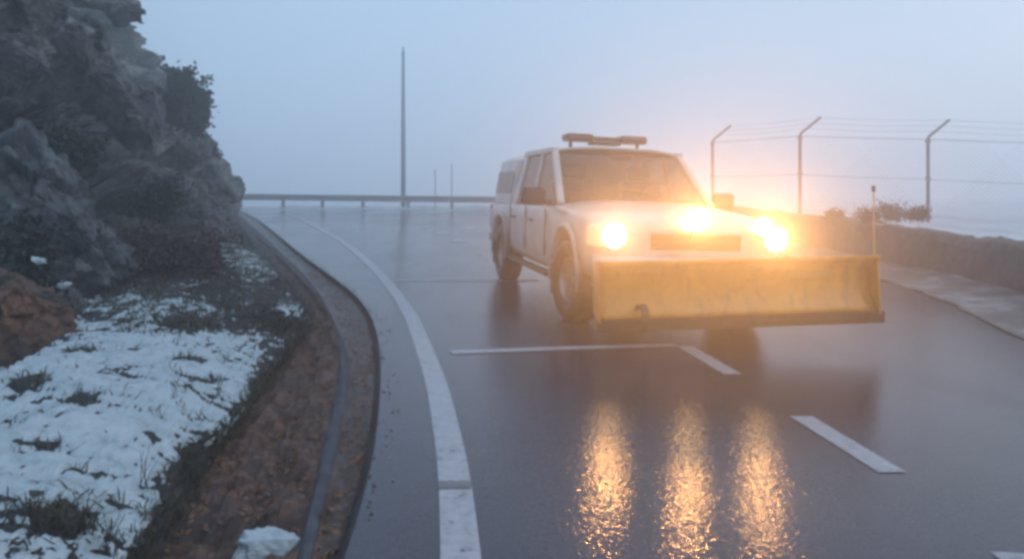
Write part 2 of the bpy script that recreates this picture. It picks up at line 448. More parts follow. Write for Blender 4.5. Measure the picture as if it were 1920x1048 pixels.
rockpart(170, 130, 9.2, (.5,.7,.75), (10,-40,20), 12, B)
rockpart(395, 345, 15.5, (.75,1.2,.9), (0,50,0), 8, B)
rockpart(368, 282, 15.0, (.45,.9,.55), (0,40,0), 15, B)
rockpart(250, 190, 10.5, (.7,.9,.8), (15,-30,0), 19, B)
cliff = tag(B.build('rock_face', rock_grey), 'tall dark lichen covered rock cliff rising beside the bend on the left', 'cliff')
# boulders one could point to
def boulder(px, py, dep, size, rot, seed, mat, label, **k):
    k.setdefault('sub', 6); k.setdefault('rough', .075)
    c = at(px, py, dep); vs, fs = rock_verts(size, eul(*rot), (0,0,0), seed, **k)
    b = MB().add(vs, fs).build('boulder', mat); b.location = c; return tag(b, label, 'boulder')
boulder(85, 385, 5.9, (.30,.42,.86), (0,-38,0), 21, rock_pale, 'long pale grey boulder slab leaning diagonally against the cliff foot')
boulder(20, 600, 4.6, (.42,.42,.42), (0,20,10), 31, rock_orange, 'rusty orange boulder on the snowy bank at the left edge')
boulder(140, 585, 5.7, (.22,.26,.20), (10,25,0), 33, rock_grey, 'small dark grey boulder right beside the rusty orange one')
boulder(170, 470, 6.9, (.27,.4,.62), (0,-25,0), 25, rock_pale, 'narrow blue grey boulder standing between pale slab and russet bush')
boulder(385, 395, 12.6, (.42,.5,.36), (0,30,0), 41, rock_pale, 'pale boulder with snow flecks at the far cliff foot near the road')
boulder(408, 432, 11.5, (.36,.4,.28), (0,10,30), 43, rock_grey, 'low dark boulder above the far snow patch by the gutter')
# snow caps lying on the boulders
def snowcap(px, py, dep, size, label):
    vs, fs = rock_verts(size, eul(0,10,0), (0,0,0), int(px), sub=4, rough=.10)
    b = MB().add(vs, fs).build('snow_patch', snowm, smooth=True); b.location = at(px, py, dep); return tag(b, label, 'snow patch')
snowcap(72, 487, 4.45, (.05,.06,.03), 'tiny white snow patch on top of the rusty orange boulder')
snowcap(120, 535, 5.4, (.055,.06,.045), 'small snow patch wedged beside the narrow blue grey boulder')
q = hit(492, 1042, -.12); vs, fs = rock_verts((.155,.09,.055), eul(0,0,5), (0,0,0), 77, sub=5, rough=.05, planes=5)
b = MB().add(vs, fs).build('snow_lump', snowm, smooth=True); b.location = q + Vector((0,0,.035)); tag(b, 'lump of white snow lying on the brown ditch soil in front', 'snow lump')

# ------------------------------------------------------------------ vegetation
def bush(name, c, rad, n_twig, n_leaf, leafsz, lm, label, cat='bush', seed=1, lumps=7, thin=.006, up=.6):
    rnd = random.Random(seed); root = empty(name, c); tag(root, label, cat)
    tw = MB(); lf = MB(); lc = []
    for _ in range(lumps):
        lc.append((Vector((rnd.uniform(-.6,.6)*rad[0], rnd.uniform(-.6,.6)*rad[1], rnd.uniform(.1,1.2)*rad[2])), rnd.uniform(.35,.6)))
    tips = []
    for _ in range(n_twig):
        cc, rr = rnd.choice(lc)
        e = cc + Vector((rnd.gauss(0,.5)*rad[0]*rr, rnd.gauss(0,.5)*rad[1]*rr, rnd.gauss(0,.5)*rad[2]*rr))
        s = Vector((rnd.uniform(-.25,.25)*rad[0], rnd.uniform(-.25,.25)*rad[1], 0)); mdl = s.lerp(e, .5) + Vector((rnd.gauss(0,.06), rnd.gauss(0,.06), .08*up))
        tw.tube([s, mdl, e], [thin*1.6, thin, thin*.4], 4, False); tips.append((mdl, e))
    for _ in range(n_leaf):
        a, e = rnd.choice(tips); p = a.lerp(e, rnd.uniform(.1, 1.15)) + Vector((rnd.gauss(0,.05), rnd.gauss(0,.05), rnd.gauss(0,.05)))
        d = Vector((rnd.gauss(0,1), rnd.gauss(0,1), rnd.gauss(0,1)+up)).normalized(); s2 = d.orthogonal().normalized()*leafsz*.35
        k = leafsz*rnd.uniform(.6, 1.5)
        lf.add([p, p+d*k*.5+s2, p+d*k, p+d*k*.5-s2], [(0,1,2,3)])
    tw.build('stem', twigm, root); lf.build('foliage', lm, root)
    return root
g = hit(305, 545, .16)
bush('bush', at(300, 545, 8.2), (.80,.55,.42), 520, 9000, .055, leaf_brown, 'russet brown leafless bush spilling over at the foot of the cliff', seed=4, thin=.006, lumps=14)
bush('bush', at(385, 520, 8.6), (.35,.4,.20), 160, 2200, .05, leaf_brown, 'small low russet bush between the big one and the far snow patch', seed=14, thin=.005)
bush('bush', at(352, 235, 13.0), (.38,.5,.42), 160, 4200, .085, leaf_dark, 'dark green bush sticking out against the sky on the cliff edge', seed=5)
bush('bush', at(318, 190, 12.5), (.5,.5,.40), 140, 3600, .08, leaf_dark, 'dark green bush above and left of the one against the sky', seed=6)
bush('bush', at(300, 400, 9.3), (.45,.3,.30), 120, 2600, .06, leaf_dark, 'dark green bush growing just above the russet bush on the cliff', seed=7, lumps=8)
bush('bush', at(150, 300, 7.4), (.30,.3,.22), 90, 1500, .05, leaf_dark, 'dark green bush in the cliff cleft above the pale slab', seed=8)
bush('bush', at(60, 520, 5.1), (.2,.2,.30), 70, 1300, .045, leaf_dark, 'small dark green bush between rusty boulder and pale slab', seed=9)
bush('bush', hit(510, 640, -.02), (.24,.2,.13), 120, 1500, .04, leaf_dark, 'low dark green plant at the bend beside the ditch', 'plant', seed=11)
bush('bush', at(398, 305, 15.5), (.22,.3,.2), 60, 900, .07, leaf_dark, 'tiny dark bush high on the far corner of the cliff', seed=12)

def surf(u, v):                                     # point on the bank by fraction across and row index
    i = min(len(bank_rows)-2, int(v*(len(bank_rows)-1))); j = min(BM-1, int(u*BM)); return Vector(bank_rows[i][j])
rnd = random.Random(3)
gr = MB()
for _ in range(15000):
    v = 1-rnd.random()**1.0*.95; u = rnd.random()
    p = surf(u, v)
    yv = rws[min(BN-1, int(v*(BN-1)))]; px = lerp(SE(yv), BK(yv), u)
    dens = .02 + (.7 if px > 150 and yv < 560 else 0) + .7*exp(-((SE(yv)-px)/22)**2) + (.4 if yv < 640 and px > 200 else 0) + .5*exp(-((px-60)/80)**2-((yv-1010)/40)**2)
    if px < 480 and yv > 560 and snow_amount(px, yv, p) < .16: dens += .35
    if rnd.random() > dens: continue
    for _ in range(5):
        q = p + Vector((rnd.gauss(0,.025), rnd.gauss(0,.025), -.005)); h = rnd.uniform(.03, .085)
        d = Vector((rnd.gauss(0,.6), rnd.gauss(0,.6), 1)).normalized()*h; s2 = Vector((rnd.uniform(-1,1), rnd.uniform(-1,1), 0)).normalized()*.0035
        e = q + d*.6; t = q + d + Vector((d.x, d.y, -.3*h))*.6
        gr.add([q-s2, q+s2, e+s2*.7, t, e-s2*.7], [(0,1,2,4),(4,2,3)])
for _ in range(2600):
    yv = 360 + 50*(880/50)**rnd.random(); t = rnd.random()**.7
    p = hit(lerp(DL(yv), SE(yv), t), yv, lerp(-.07, .03, t))
    for _ in range(4):
        q = p + Vector((rnd.gauss(0,.03), rnd.gauss(0,.03), -.01)); h = rnd.uniform(.02, .065)
        d = Vector((rnd.gauss(.3,.7), rnd.gauss(0,.7), .8)).normalized()*h; s2 = Vector((rnd.uniform(-1,1), rnd.uniform(-1,1), 0)).normalized()*.003
        gr.add([q-s2, q+s2, q+d], [(0,1,2)])
tag(gr.build('grass', grassm), kind='stuff')
# weed stalks poking through the snow
wk = MB()
for (px, yv0) in ((185,812),(100,880),(230,700),(330,760),(415,690),(60,790),(270,900),(160,960),(380,640),(300,800),(20,930),(210,1020),(410,740)):
    c = hit(px, yv0, .1)
    for _ in range(7):
        d = Vector((rnd.gauss(0,.35), rnd.gauss(0,.35), 1)).normalized()*rnd.uniform(.05,.13)
        wk.tube([c + Vector((rnd.gauss(0,.02), rnd.gauss(0,.02), -.03)), c+d*.5, c+d+Vector((rnd.gauss(0,.02), rnd.gauss(0,.02), 0))], [.002,.0016,.001], 3, False)
tag(wk.build('weed_stalks', twigm), kind='stuff')
# leaf litter and grit in the ditch and gutter
lt = MB(); pb = MB()
for _ in range(7000):
    yv = 360 + 1/lerp(1/150, 1/800, rnd.random()); t = rnd.random()
    if rnd.random() < .75: px = lerp(LL(yv), DL(yv), t); dz = -.075 - .05*sin(pi*t)
    else: px = lerp(G1(yv), LR(yv), t); dz = -.07
    p = hit(px, yv, dz); t_ = fbm((p.x*7, p.y*7, 3.1))*.06; p.z += max(0, t_)+.004
    if rnd.random() < .72:
        a = rnd.uniform(0, 2*pi); k = rnd.uniform(.008,.02); u = Vector((cos(a), sin(a), rnd.gauss(0,.25)))*k; v = Vector((-sin(a), cos(a), rnd.gauss(0,.25)))*k*.55
        lt.add([p-u, p+v, p+u+Vector((0,0,.003)), p-v], [(0,1,2,3)])
    else:
        k = rnd.uniform(.004,.011); vs = [p + Vector((a*k*rnd.uniform(.7,1.2), b*k*rnd.uniform(.7,1.2), c*k*.7)) for a, b, c in ((1,0,0),(0,1,0),(-1,0,0),(0,-1,0),(0,0,1),(0,0,-1))]
        pb.add(vs, [(0,1,4),(1,2,4),(2,3,4),(3,0,4),(1,0,5),(2,1,5),(3,2,5),(0,3,5)])
tag(lt.build('fallen_leaves', litterm), kind='stuff'); 
for _ in range(140):
    y = rnd.uniform(2.2, 13); x = xE_at(y) + abs(rnd.gauss(0, .06)); k = rnd.uniform(.004,.012); p = Vector((x, y, gz(x, y)+k*.3))
    vs = [p + Vector((a*k, b*k, c*k*.7)) for a, b, c in ((1,0,0),(0,1,0),(-1,0,0),(0,-1,0),(0,0,1),(0,0,-1))]
    pb.add(vs, [(0,1,4),(1,2,4),(2,3,4),(3,0,4),(1,0,5),(2,1,5),(3,2,5),(0,3,5)])
tag(pb.build('grit', pebblem), kind='stuff')

# slush on the far carriageway
sp = MB()
for (px, py, wx) in ((860,452,.5),(900,478,.12),(835,440,.35),(880,430,.6),(800,428,.3),(700,400,1.2),(820,398,1.4),(860,395,1.5),(640,398,1)):
    c = hit(px, py); pts = []
    for k in range(14):
        a = 2*pi*k/14; r = wx*(.55+.45*rnd.random()); x = c.x + cos(a)*r*.55; y = c.y + sin(a)*r*.6; pts.append((x, y, gz(x, y)+.006))
    sp.add([(c.x, c.y, gz(c.x, c.y)+.03)] + pts, [(0, k+1, (k+1)%14+1) for k in range(14)])
tag(sp.build('slush', snowm, smooth=True), kind='stuff')

# ------------------------------------------------------------------ right side: verge, low wall, terrain
B = MB(); rows = []
yy = -6
while yy < 24:
    a = xR_at(yy) - .02 + .10*fbm((yy*1.1, 4, 4)); r = []
    for j in range(16):
        x = a + (1.16 + .06*sin(yy))*j/15; r.append((x, yy, gz(x, yy) + .012 + .12*(j/15)**1.5 + .03*max(0, fbm((x*2, yy*2, 7)))))
    rows.append(r); yy += .15
verge = speckled('slushy_gravel', [(.32, (.05,.038,.036)), (.50, (.13,.10,.095)), (.66, (.34,.30,.29))], 2.2, .5, .6, .02)
B.grid(rows); tag(B.build('verge', verge, smooth=True), kind='structure')
B = MB(); rows = []
yy = -6.0
while yy < 24:
    xb = xR_at(yy) + 1.08; n = lambda k: .05*fbm((yy*1.6, k*1.7, 2), 5, .7)
    z0 = gz(xb, yy) + .08; hgt = .66 + .04*fbm((yy*.8, 1, 1)); r = []
    prof = [(-.02,-.1),(.02,.12),(.05,.28),(.09,.44),(.13,.52),(.20,.56),(.34,.57),(.44,.55),(.50,.4),(.54,.1),(.56,-.4)]
    for k, (dx, dz) in enumerate(prof): r.append((xb + dx + n(k), yy + n(k+30), z0 + dz*hgt/.55 + n(k+60)))
    rows.append(r); yy += .07
B.grid(rows); tag(B.build('low_wall', stone_wall), 'low rough dark parapet wall along the right edge of the road', 'wall')
B = MB(); rows = []   # higher ground behind the wall
for i in range(90):
    y = -5 + i*.6; r = []
    for j in range(50):
        x0 = (xR_at(min(y, 24)) + 1.52) if y < 24 else xR_at(24) + 1.52 - (y-24)*.6
        x = x0 + j*j*.02; k = sm(j, 0, 6)
        z = gz(x0, y) + .22*k + .05*fbm((x, y, 0)) + .12*sm(y, 10, 18) - 1.2*sm(x-x0, 6, 30)
        if y > 22: z -= (y-22)*.05*1
        r.append((x, y, z))
    rows.append(r)
hill = fog_pale  # fog paleness put into the colour, so the slope fades out
B.grid(rows); bank_r = B.build('hillside', hill, smooth=True); tag(bank_r, kind='structure')
def hz(x, y):
    x0 = xR_at(min(y, 24)) + 1.52
    return gz(x0, y) + .22 + .12*sm(y, 10, 18)
# dry shrubs in front of the fence
for i, (px, py, dd, sz, lb) in enumerate(((1625,415,14.5,.24,'leftmost dry shrub behind the low wall before the fence'),(1672,412,15.5,.30,'round dry shrub behind the low wall just right of the marker rod'),(1712,412,14.5,.22,'dry shrub behind the low wall at the foot of the nearest fence post'),(1560,412,16,.22,'dim dry shrub in the headlight glow behind the wall'))):
    c = at(px, py, dd); bush('shrub', c, (sz*1.3, sz, sz*.7), 90, 900, .05, leaf_brown, lb, 'shrub', seed=50+i)

# fence
def fence_post(loc, hgt, ang, label, group='fence posts with angled tops'):
    r = empty('fence_post', loc, ang); tag(r, label, 'fence post', group)
    MB().tube([(0,0,-.3),(0,0,hgt-.03),(.012,0,hgt)], .042, 10).build('post', postm, r, smooth=True)
    MB().tube([(0,0,hgt-.01),(.06,0,hgt+.05),(.56,0,hgt+.46)], .034, 10).build('arm', postm, r, smooth=True)
    for h_ in (hgt*.5, hgt-.1): MB().tube([(-.05,0,h_),(.05,0,h_)], .047, 8).build('clamp', galv, r)
    return r
fp = []
for (px, yt, yb, lb) in ((2010,266,426,'rightmost fence post with angled top, farthest along the wall from the truck'),(1740,258,412,'nearest tall fence post with angled top, right of the shrubs'),(1500,252,400,'middle fence post with angled top behind the right headlight'),(1336,264,396,'faint fence post with angled top rising behind the door mirror')):
    dep = F*2.15/(yb-yt); fp.append((at(px, yb, dep), lb))
for k, (p, lb) in enumerate(fp):
    p = p.copy()
    fence_post(p, 2.15, 0, lb)
wr = empty('fence_wire', fp[1][0]); tag(wr, 'wire mesh fence with barbed strands strung between the angled posts', 'wire fence')
w1 = MB(); w2 = MB(); o = fp[1][0]
line = [p for p, _ in fp]; line = [line[0] + (line[0]-line[1])*1.2] + line
for a, b in zip(line, line[1:]):
    for h in (.08, 1.05, 2.1):
        w1.tube([a+Vector((0,0,h))-o, (a+b)/2+Vector((0,0,h-.015))-o, b+Vector((0,0,h))-o], .009 if h > 2 else .006, 5, False)
    for k in (.25, .6, .97):
        d = Vector((.06+.5*k, 0, 2.2+.41*k)); w1.tube([a+d-o, (a+b)/2+d-o-Vector((0,0,.04)), b+d-o], .004, 4, False)
    n = 26
    for k in range(n):
        for s in (0, 1):
            p0 = a.lerp(b, k/n); steps = 8
            u0 = k/n; u1 = u0 + (.62 if s else -.62)
            c0, c1 = u0, max(0, min(1, u1)); hh = abs(c1-c0)/.62*2.0
            w2.tube([a.lerp(b, c0)+Vector((0,0,.08))-o, a.lerp(b, c1)+Vector((0,0,.08+hh))-o], .0022, 3, False)
w1.build('strand', galv, wr); w2.build('mesh_panel', galv, wr)
# two faint posts by the guardrail
for px, yt, yb, lb in ((816,318,396,'left of two faint posts standing at the guardrail beyond the bend'),(847,308,400,'right of two faint posts standing at the guardrail, nearer the truck')):
    p = hit(px, yb-2); p.y = min(p.y, 33.5); p = at(px, yb, 31); h = F and (yb-yt)*31/F
    b = MB().tube([(0,0,-.4),(0,0,h)], .024, 8); x = b.build('fence_post', galv, smooth=True); x.location = p; tag(x, lb, 'fence post')

# tall pole
p = at(756, 402, 32.0); r = empty('pole', p); tag(r, 'tall thin grey pole standing at the guardrail beyond the bend', 'pole')
hh = (402-88)*32.0/F
MB().tube([(0,0,-.4),(0,0,hh*.55),(0,0,hh*.97)], [.105,.09,.065], 12).build('shaft', polem, r, smooth=True)
MB().tube([(0,0,hh*.97),(0,0,hh)], [.04,.035], 8).build('cap', polem, r, smooth=True)
MB().box((0,0,.02),(.4,.4,.05)).build('base_plate', polem, r, bevel=.01)

# guardrail
A0, A1 = at(380, 364, 31.0), at(1080, 372, 31.0)
r = empty('guardrail', (0,0,0)); tag(r, 'long dark guardrail running across the road end in the fog', 'guardrail')
r.location = (A0.x, A0.y, 0)
prof = [(0,.13),(-.04,.10),(-.04,.06),(0,.025),(0,-.025),(-.04,-.06),(-.04,-.10),(0,-.13)]
rows = []
for k in range(2):
    c = (A0, A1)[k]; rows.append([(c.x-A0.x, c.y-A0.y+dy, c.z-.10+dz) for dy, dz in prof] + [(c.x-A0.x, c.y-A0.y+dy+.006, c.z-.10+dz) for dy, dz in reversed(prof)])
MB().grid(rows).build('beam', galv, r)
sr = []
for k in range(161):
    x = lerp(A0.x, A1.x, k/160); rr_ = []
    for j in range(9):
        y = 30.7 + j*.16; rr_.append((x, y, gz(x, y) - .03 + (.14+.10*fbm((x*.9, 1, 3)))*sin(pi*j/8) + .04*fbm((x*3, y*3, 1))))
    sr.append(rr_)
tag(MB().grid(sr).build('snow_ridge', snowm, smooth=True), kind='structure')
n = 0
for px in (450, 530, 604, 680, 765, 847, 930, 1010):
    t = (px-380)/700; c = A0.lerp(A1, t); g_ = gz(c.x, c.y)-.3
    MB().box((c.x-A0.x, .07, (c.z+g_)/2), (.12,.10,c.z-g_-.02)).build('post', galv, r)

# ------------------------------------------------------------------ the truck
white = P('white_truck_paint', (.62,.62,.62), .32, coat=.4)
dirtf = noise_node(white, 4, 5, .6)
tcw = N(white, 'ShaderNodeTexCoord'); sx = N(white, 'ShaderNodeSeparateXYZ'); L(white, tcw.outputs['Object'], sx.inputs[0])
mr_ = N(white, 'ShaderNodeMath', operation='MULTIPLY_ADD'); mr_.inputs[1].default_value = .5; L(white, dirtf, mr_.inputs[0]); L(white, sx.outputs['Z'], mr_.inputs[2])
WH = (ramp(white, noise_node(white, 3, 5, .6), [(.3, (.36,.355,.345)), (.6, (.50,.50,.50))]))
L(white, mix(white, ramp(white, mr_.outputs[0], [(.62, .75), (.95, 0)]), WH, (.12,.10,.09)), bsdf(white).inputs['Base Color'])
black = P('black_plastic', (.022,.022,.024), .5)
tyrem = P('wet_tyre_rubber', (.02,.02,.022), .45)
rimm = P('steel_rim', (.30,.30,.31), .35, .8)
trim = P('dark_trim', (.03,.03,.033), .35)
seatm = P('grey_seat_fabric', (.06,.06,.065), .8)
chrome = P('chrome', (.55,.55,.56), .18, 1)
yellow = P('yellow_plough_paint', (.72,.40,.03), .4, coat=.2)
fy = ramp(yellow, noise_node(yellow, 3.5, 6, .7, .3), [(.28, (.24,.10,.02)), (.42, (.52,.20,.02)), (.7, (.66,.28,.03))])
fs_ = noise_node(yellow, 2.2, 6, .65, 0, (5, 5, .7))
fy = mix(yellow, ramp(yellow, fs_, [(.52, 0), (.66, .6)]), fy, (.30,.15,.05))
L(yellow, fy, bsdf(yellow).inputs['Base Color']); bump(yellow, noise_node(yellow, 14, 5, .6), .2, .006)
rubber = speckled('dirty_rubber_edge', [(.3, (.025,.02,.018)), (.7, (.07,.055,.045))], 8, .6)
glass = bpy.data.materials.new('tinted_glass'); glass.use_nodes = True
g_ = glass.node_tree; bs = g_.nodes['Principled BSDF']; bs.inputs['Base Color'].default_value = (.02,.023,.025,1); bs.inputs['Roughness'].default_value = .06; bs.inputs['Specular IOR Level'].default_value = .7
tr = g_.nodes.new('ShaderNodeBsdfTransparent'); tr.inputs[0].default_value = (.75,.8,.8,1); mx = g_.nodes.new('ShaderNodeMixShader'); mx.inputs[0].default_value = .68
g_.links.new(tr.outputs[0], mx.inputs[1]); g_.links.new(bs.outputs[0], mx.inputs[2]); g_.links.new(mx.outputs[0], g_.nodes['Material Output'].inputs[0])
LC = (1.0, .45, .14)
lens_on = P('lit_lamp_lens', (.9,.8,.6), .2, emit=(1.0,.56,.22), estr=22)
amber = P('amber_beacon_lens', (.10,.05,.045), .3); redl = P('red_lamp', (.35,.02,.02), .3)
clearl = P('clear_lens', (.5,.5,.5), .15, emit=(1,.55,.22), estr=.35)

YAW = radians(12)
T = empty('pickup_truck', (0,0,0)); tag(T, 'white double cab pickup with yellow snow plough and blazing headlights', 'truck')
tx, ty = 1.43, 7.42
# truck local: +x forward, +y to its left (image right), z up
fwd = Vector((sin(YAW), -cos(YAW), 0)); lat = Vector((cos(YAW), sin(YAW), 0))
def zt(v): v = Vector((v.x, v.y, 0)); p0 = Vector((tx, ty, 0)); return gz((p0+v).x, (p0+v).y) - gz(tx, ty)
fx = Vector((fwd.x, fwd.y, zt(fwd*.1)*10)).normalized(); fy_ = Vector((lat.x, lat.y, zt(lat*.1)*10)); fz = fx.cross(fy_).normalized(); fy_ = fz.cross(fx)
M = Matrix((fx, fy_, fz)).transposed().to_4x4(); M.translation = Vector((tx, ty, gz(tx, ty)+.002)); M = M @ Matrix.Diagonal((1, 1.07, 1.03, 1)); T.matrix_world = M

def sec(x, hw, zb, zs, zc, zm=None):
    zm = zm or (zb+zs)/2
    h = [(0,zb),(hw*.6,zb),(hw*.93,zb),(hw*.98,zb+.07),(hw,zm),(hw*.995,zs-.12),(hw*.965,zs-.03),(hw*.90,zs),(hw*.62,lerp(zs,zc,.8)),(hw*.3,zc),(0,zc)]
    pts = [(x, y, z) for y, z in h] + [(x, -y, z) for y, z in reversed(h[1:-1])]
    return pts
def loft(secs, cap=True):
    b = MB(); n = len(secs[0]); vs = [v for s in secs for v in s]; fs = []
    for i in range(len(secs)-1):
        for k in range(n): fs.append((i*n+k, i*n+(k+1)%n, (i+1)*n+(k+1)%n, (i+1)*n+k))
    if cap: fs += [tuple(range(n)), tuple(range(len(secs)*n-1, (len(secs)-1)*n-1, -1))]
    return b.add(vs, fs)
WB = 3.25; WR = .375
secs = [sec(.84,.70,.56,.84,.90), sec(.83,.74,.52,.88,.93), sec(.76,.82,.48,.93,.985), sec(.58,.875,.46,.985,1.035), sec(.25,.90,.44,1.03,1.085),
        sec(-.2,.905,.42,1.06,1.125), sec(-.60,.905,.40,1.075,1.14), sec(-.75,.905,.38,1.07,1.08), sec(-1.6,.905,.38,1.06,1.06), sec(-2.66,.905,.40,1.05,1.05),
        sec(-2.7,.90,.42,1.05,1.05), sec(-3.5,.90,.44,1.04,1.04), sec(-4.22,.885,.48,1.04,1.04), sec(-4.25,.87,.5,1.02,1.02)]
body = loft(secs).build('body', white, T, smooth=True, sub=2)
for (ax, s) in ((0,1),(0,-1),(-WB,1),(-WB,-1)):
    c = MB().lathe([(-.35, .001),(-.35,.45),(.35,.45),(.35,.001)], (ax, s*.86, .42), 'y', 48)
    me = bpy.data.meshes.new('cut'); me.from_pydata(c.v, [], c.f); bm = bmesh.new(); bm.from_mesh(me); bmesh.ops.remove_doubles(bm, verts=bm.verts, dist=.003); bmesh.ops.recalc_face_normals(bm, faces=bm.faces); bm.to_mesh(me); bm.free()
    co = bpy.data.objects.new('cut', me); COL.objects.link(co); co.matrix_world = M
    md = body.modifiers.new('arch', 'BOOLEAN'); md.operation = 'DIFFERENCE'; md.object = co; md.solver = 'EXACT'
bpy.context.view_layer.update()
dg = bpy.context.evaluated_depsgraph_get(); nm = bpy.data.meshes.new_from_object(body.evaluated_get(dg)); body.modifiers.clear(); body.data = nm
for o_ in [o_ for o_ in COL.objects if o_.name.startswith('cut')]: bpy.data.objects.remove(o_)
nm.polygons.foreach_set('use_smooth', [True]*len(nm.polygons))
try: nm.set_sharp_from_angle(angle=radians(40))
except Exception: pass
# panel gaps
for s in (1, -1):
    for x0 in (-.78, -1.72, -2.62):
        MB().box((x0, s*.9035, .78), (.012, .012, .50)).build('panel_gap', trim, T)
    MB().box((-1.45, s*.907, .88), (.16, .03, .03)).build('door_handle', trim, T, bevel=.008)
    MB().box((-2.38, s*.907, .88), (.16, .03, .03)).build('door_handle', trim, T, bevel=.008)
    # fender flares
    for ax in (0, -WB):
        fl = MB(); rows = []
        for k in range(25):
            a = radians(-12 + 204*k/24); rows.append([(ax + cos(a)*r, s*w_, .42 + sin(a)*r) for r, w_ in ((.44,.86),(.445,.925),(.475,.93),(.50,.905))])
        fl.grid(rows).build('wheel_arch', black if False else white, T, smooth=True)
    MB().box((-1.55, s*.88, .36), (1.9, .10, .05)).build('side_step', black, T, bevel=.015)

# cab
def bar(b, p, q, wx, wy): 
    p, q = Vector(p), Vector(q); d = (q-p).normalized(); u = Vector((0,1,0)); u = (u - d*u.dot(d)).normalized(); v = d.cross(u)
    vs = [p+u*a*wy+v*c*wx for a, c in ((-1,-1),(1,-1),(1,1),(-1,1))] + [q+u*a*wy+v*c*wx for a, c in ((-1,-1),(1,-1),(1,1),(-1,1))]
    b.add(vs, [(0,1,2,3),(7,6,5,4),(0,4,5,1),(1,5,6,2),(2,6,7,3),(3,7,4,0)])
for s in (1, -1):
    cab = MB(); bar(cab, (-.58, s*.80, 1.08), (-1.28, s*.70, 1.66), .035, .035); cab.build('pillar', white, T, bevel=.015)
    cab = MB(); bar(cab, (-1.66, s*.835, 1.04), (-1.70, s*.71, 1.68), .045, .02); cab.build('pillar', white, T, bevel=.015)
    cab = MB(); bar(cab, (-2.62, s*.835, 1.03), (-2.54, s*.705, 1.68), .10, .02); cab.build('pillar', white, T, bevel=.015)
    cab = MB(); bar(cab, (-1.22, s*.71, 1.66), (-2.62, s*.71, 1.665), .035, .035); cab.build('roof_rail', white, T, bevel=.015)
rf = MB(); rows = []
for i in range(13):
    x = lerp(-1.20, -2.68, i/12); e = sin(pi*min(1, .12+i/12*.8)); r = []
    for j in range(15):
        t = j/14*2-1; z = 1.665 + .075*(1-abs(t)**3.2)*(.55+.45*e); r.append((x + (.05*(abs(t)**2) if False else -.06*abs(t)**3 if i == 0 else 0), t*.73, z))
    rows.append(r)
rf.grid(rows)
ro = rf.build('roof', white, T, smooth=True); sd = ro.modifiers.new('s', 'SOLIDIFY'); sd.thickness = .03; sd.offset = -1
bk_ = MB(); bk_.box((-2.69, 0, 1.20), (.03, 1.5, .35)); bk_.build('cab_back', white, T, bevel=.01)
# glass
rows = []
for i in range(6):
    t = i/5; r = []
    for j in range(11):
        k = j/10*2-1; hw = lerp(.775, .675, t); r.append((lerp(-.55, -1.25, t) + .10*(1-k*k)*lerp(1,.6,t) - .03, k*hw, lerp(1.105, 1.665, t)))
    rows.append(r)
ws = MB().grid(rows).build('windscreen', glass, T, smooth=True)
for k in (-.30, .28):
    MB().tube([(-.44,k,1.12),(-.62,k-.22,1.22),(-.66,k-.42,1.25)], .009, 6).build('wiper', trim, T)
for s in (1, -1):
    y = lambda z: s*lerp(.832, .707, (z-1.04)/.64)
    q = [(-.72,1.08),(-1.28,1.60),(-1.33,1.645),(-1.655,1.65),(-1.62,1.08)]
    MB().add([(a, y(z), z) for a, z in q], [tuple(range(5))]).build('side_window', glass, T)
    q = [(-1.72,1.08),(-1.745,1.65),(-2.47,1.65),(-2.53,1.08)]
    MB().add([(a, y(z), z) for a, z in q], [tuple(range(4))]).build('side_window', glass, T)
    # window frames
    for x_, w_ in ((-1.18,.96),(-2.12,.86)): MB().box((x_, y(1.07), 1.07), (w_,.03,.03)).build('window_trim', trim, T, bevel=.005)
# inside
for s in (.38, -.38):
    b = MB(); b.box((-1.55, s, 1.10), (.16,.48,.50), eul(0,-12,0)); st = b.build('seat', seatm, T, bevel=.05)
    b = MB(); b.box((-1.63, s, 1.45), (.10,.26,.18), eul(0,-12,0)); b.build('headrest', seatm, T, bevel=.04)
b = MB(); b.box((-2.42, 0, 1.12), (.16,1.3,.42), eul(0,-12,0)); b.build('rear_seat', seatm, T, bevel=.05)
b = MB(); b.box((-.82, 0, 1.10), (.40,1.42,.10)); b.build('dashboard', trim, T, bevel=.03)
b = MB(); b.lathe([(.19+.014*cos(a), .0) for a in ()] or [(.012*sin(2*pi*k/8), .185+.012*cos(2*pi*k/8)) for k in range(8)], (0,0,0), 'x', 28, True); sw = b.build('steering_wheel', trim, T, smooth=True); sw.location = (-1.08, .38, 1.17); sw.rotation_euler = (0, radians(25), 0)
MB().box((-1.12, 0, 1.60), (.02,.24,.06)).build('inside_mirror', trim, T, bevel=.01)
# canopy on the bed
rows = []
for i in range(9):
    x = lerp(-2.74, -4.16, i/8); ins = .02 if 0 < i < 8 else .05
    prof = [(-.87,1.03),(-.86,1.15),(-.82,1.45),(-.78,1.62),(-.66,1.69),(-.3,1.715),(0,1.72),(.3,1.715),(.66,1.69),(.78,1.62),(.82,1.45),(.86,1.15),(.87,1.03)]
    rows.append([(x - (.10*max(0, z-1.1) if i == 8 else 0)*-1, yv*(1-ins), z-ins*.5) for yv, z in prof])
cp = MB().grid(rows); cp.add(rows[0], [tuple(range(13))]); cp.add(rows[-1], [tuple(range(13))])
cp.build('canopy', white, T, smooth=False, bevel=.01)
for s in (1, -1):
    q = [(-2.90,1.16),(-2.90,1.46),(-4.0,1.46),(-4.0,1.16)]
    MB().add([(a, s*(lerp(.843,.804,(z-1.15)/.30)+.006), z) for a, z in q], [tuple(range(4))]).build('canopy_window', glass, T)
MB().box((-4.27, 0, .80), (.03,1.5,.42)).build('tailgate', white, T, bevel=.01)
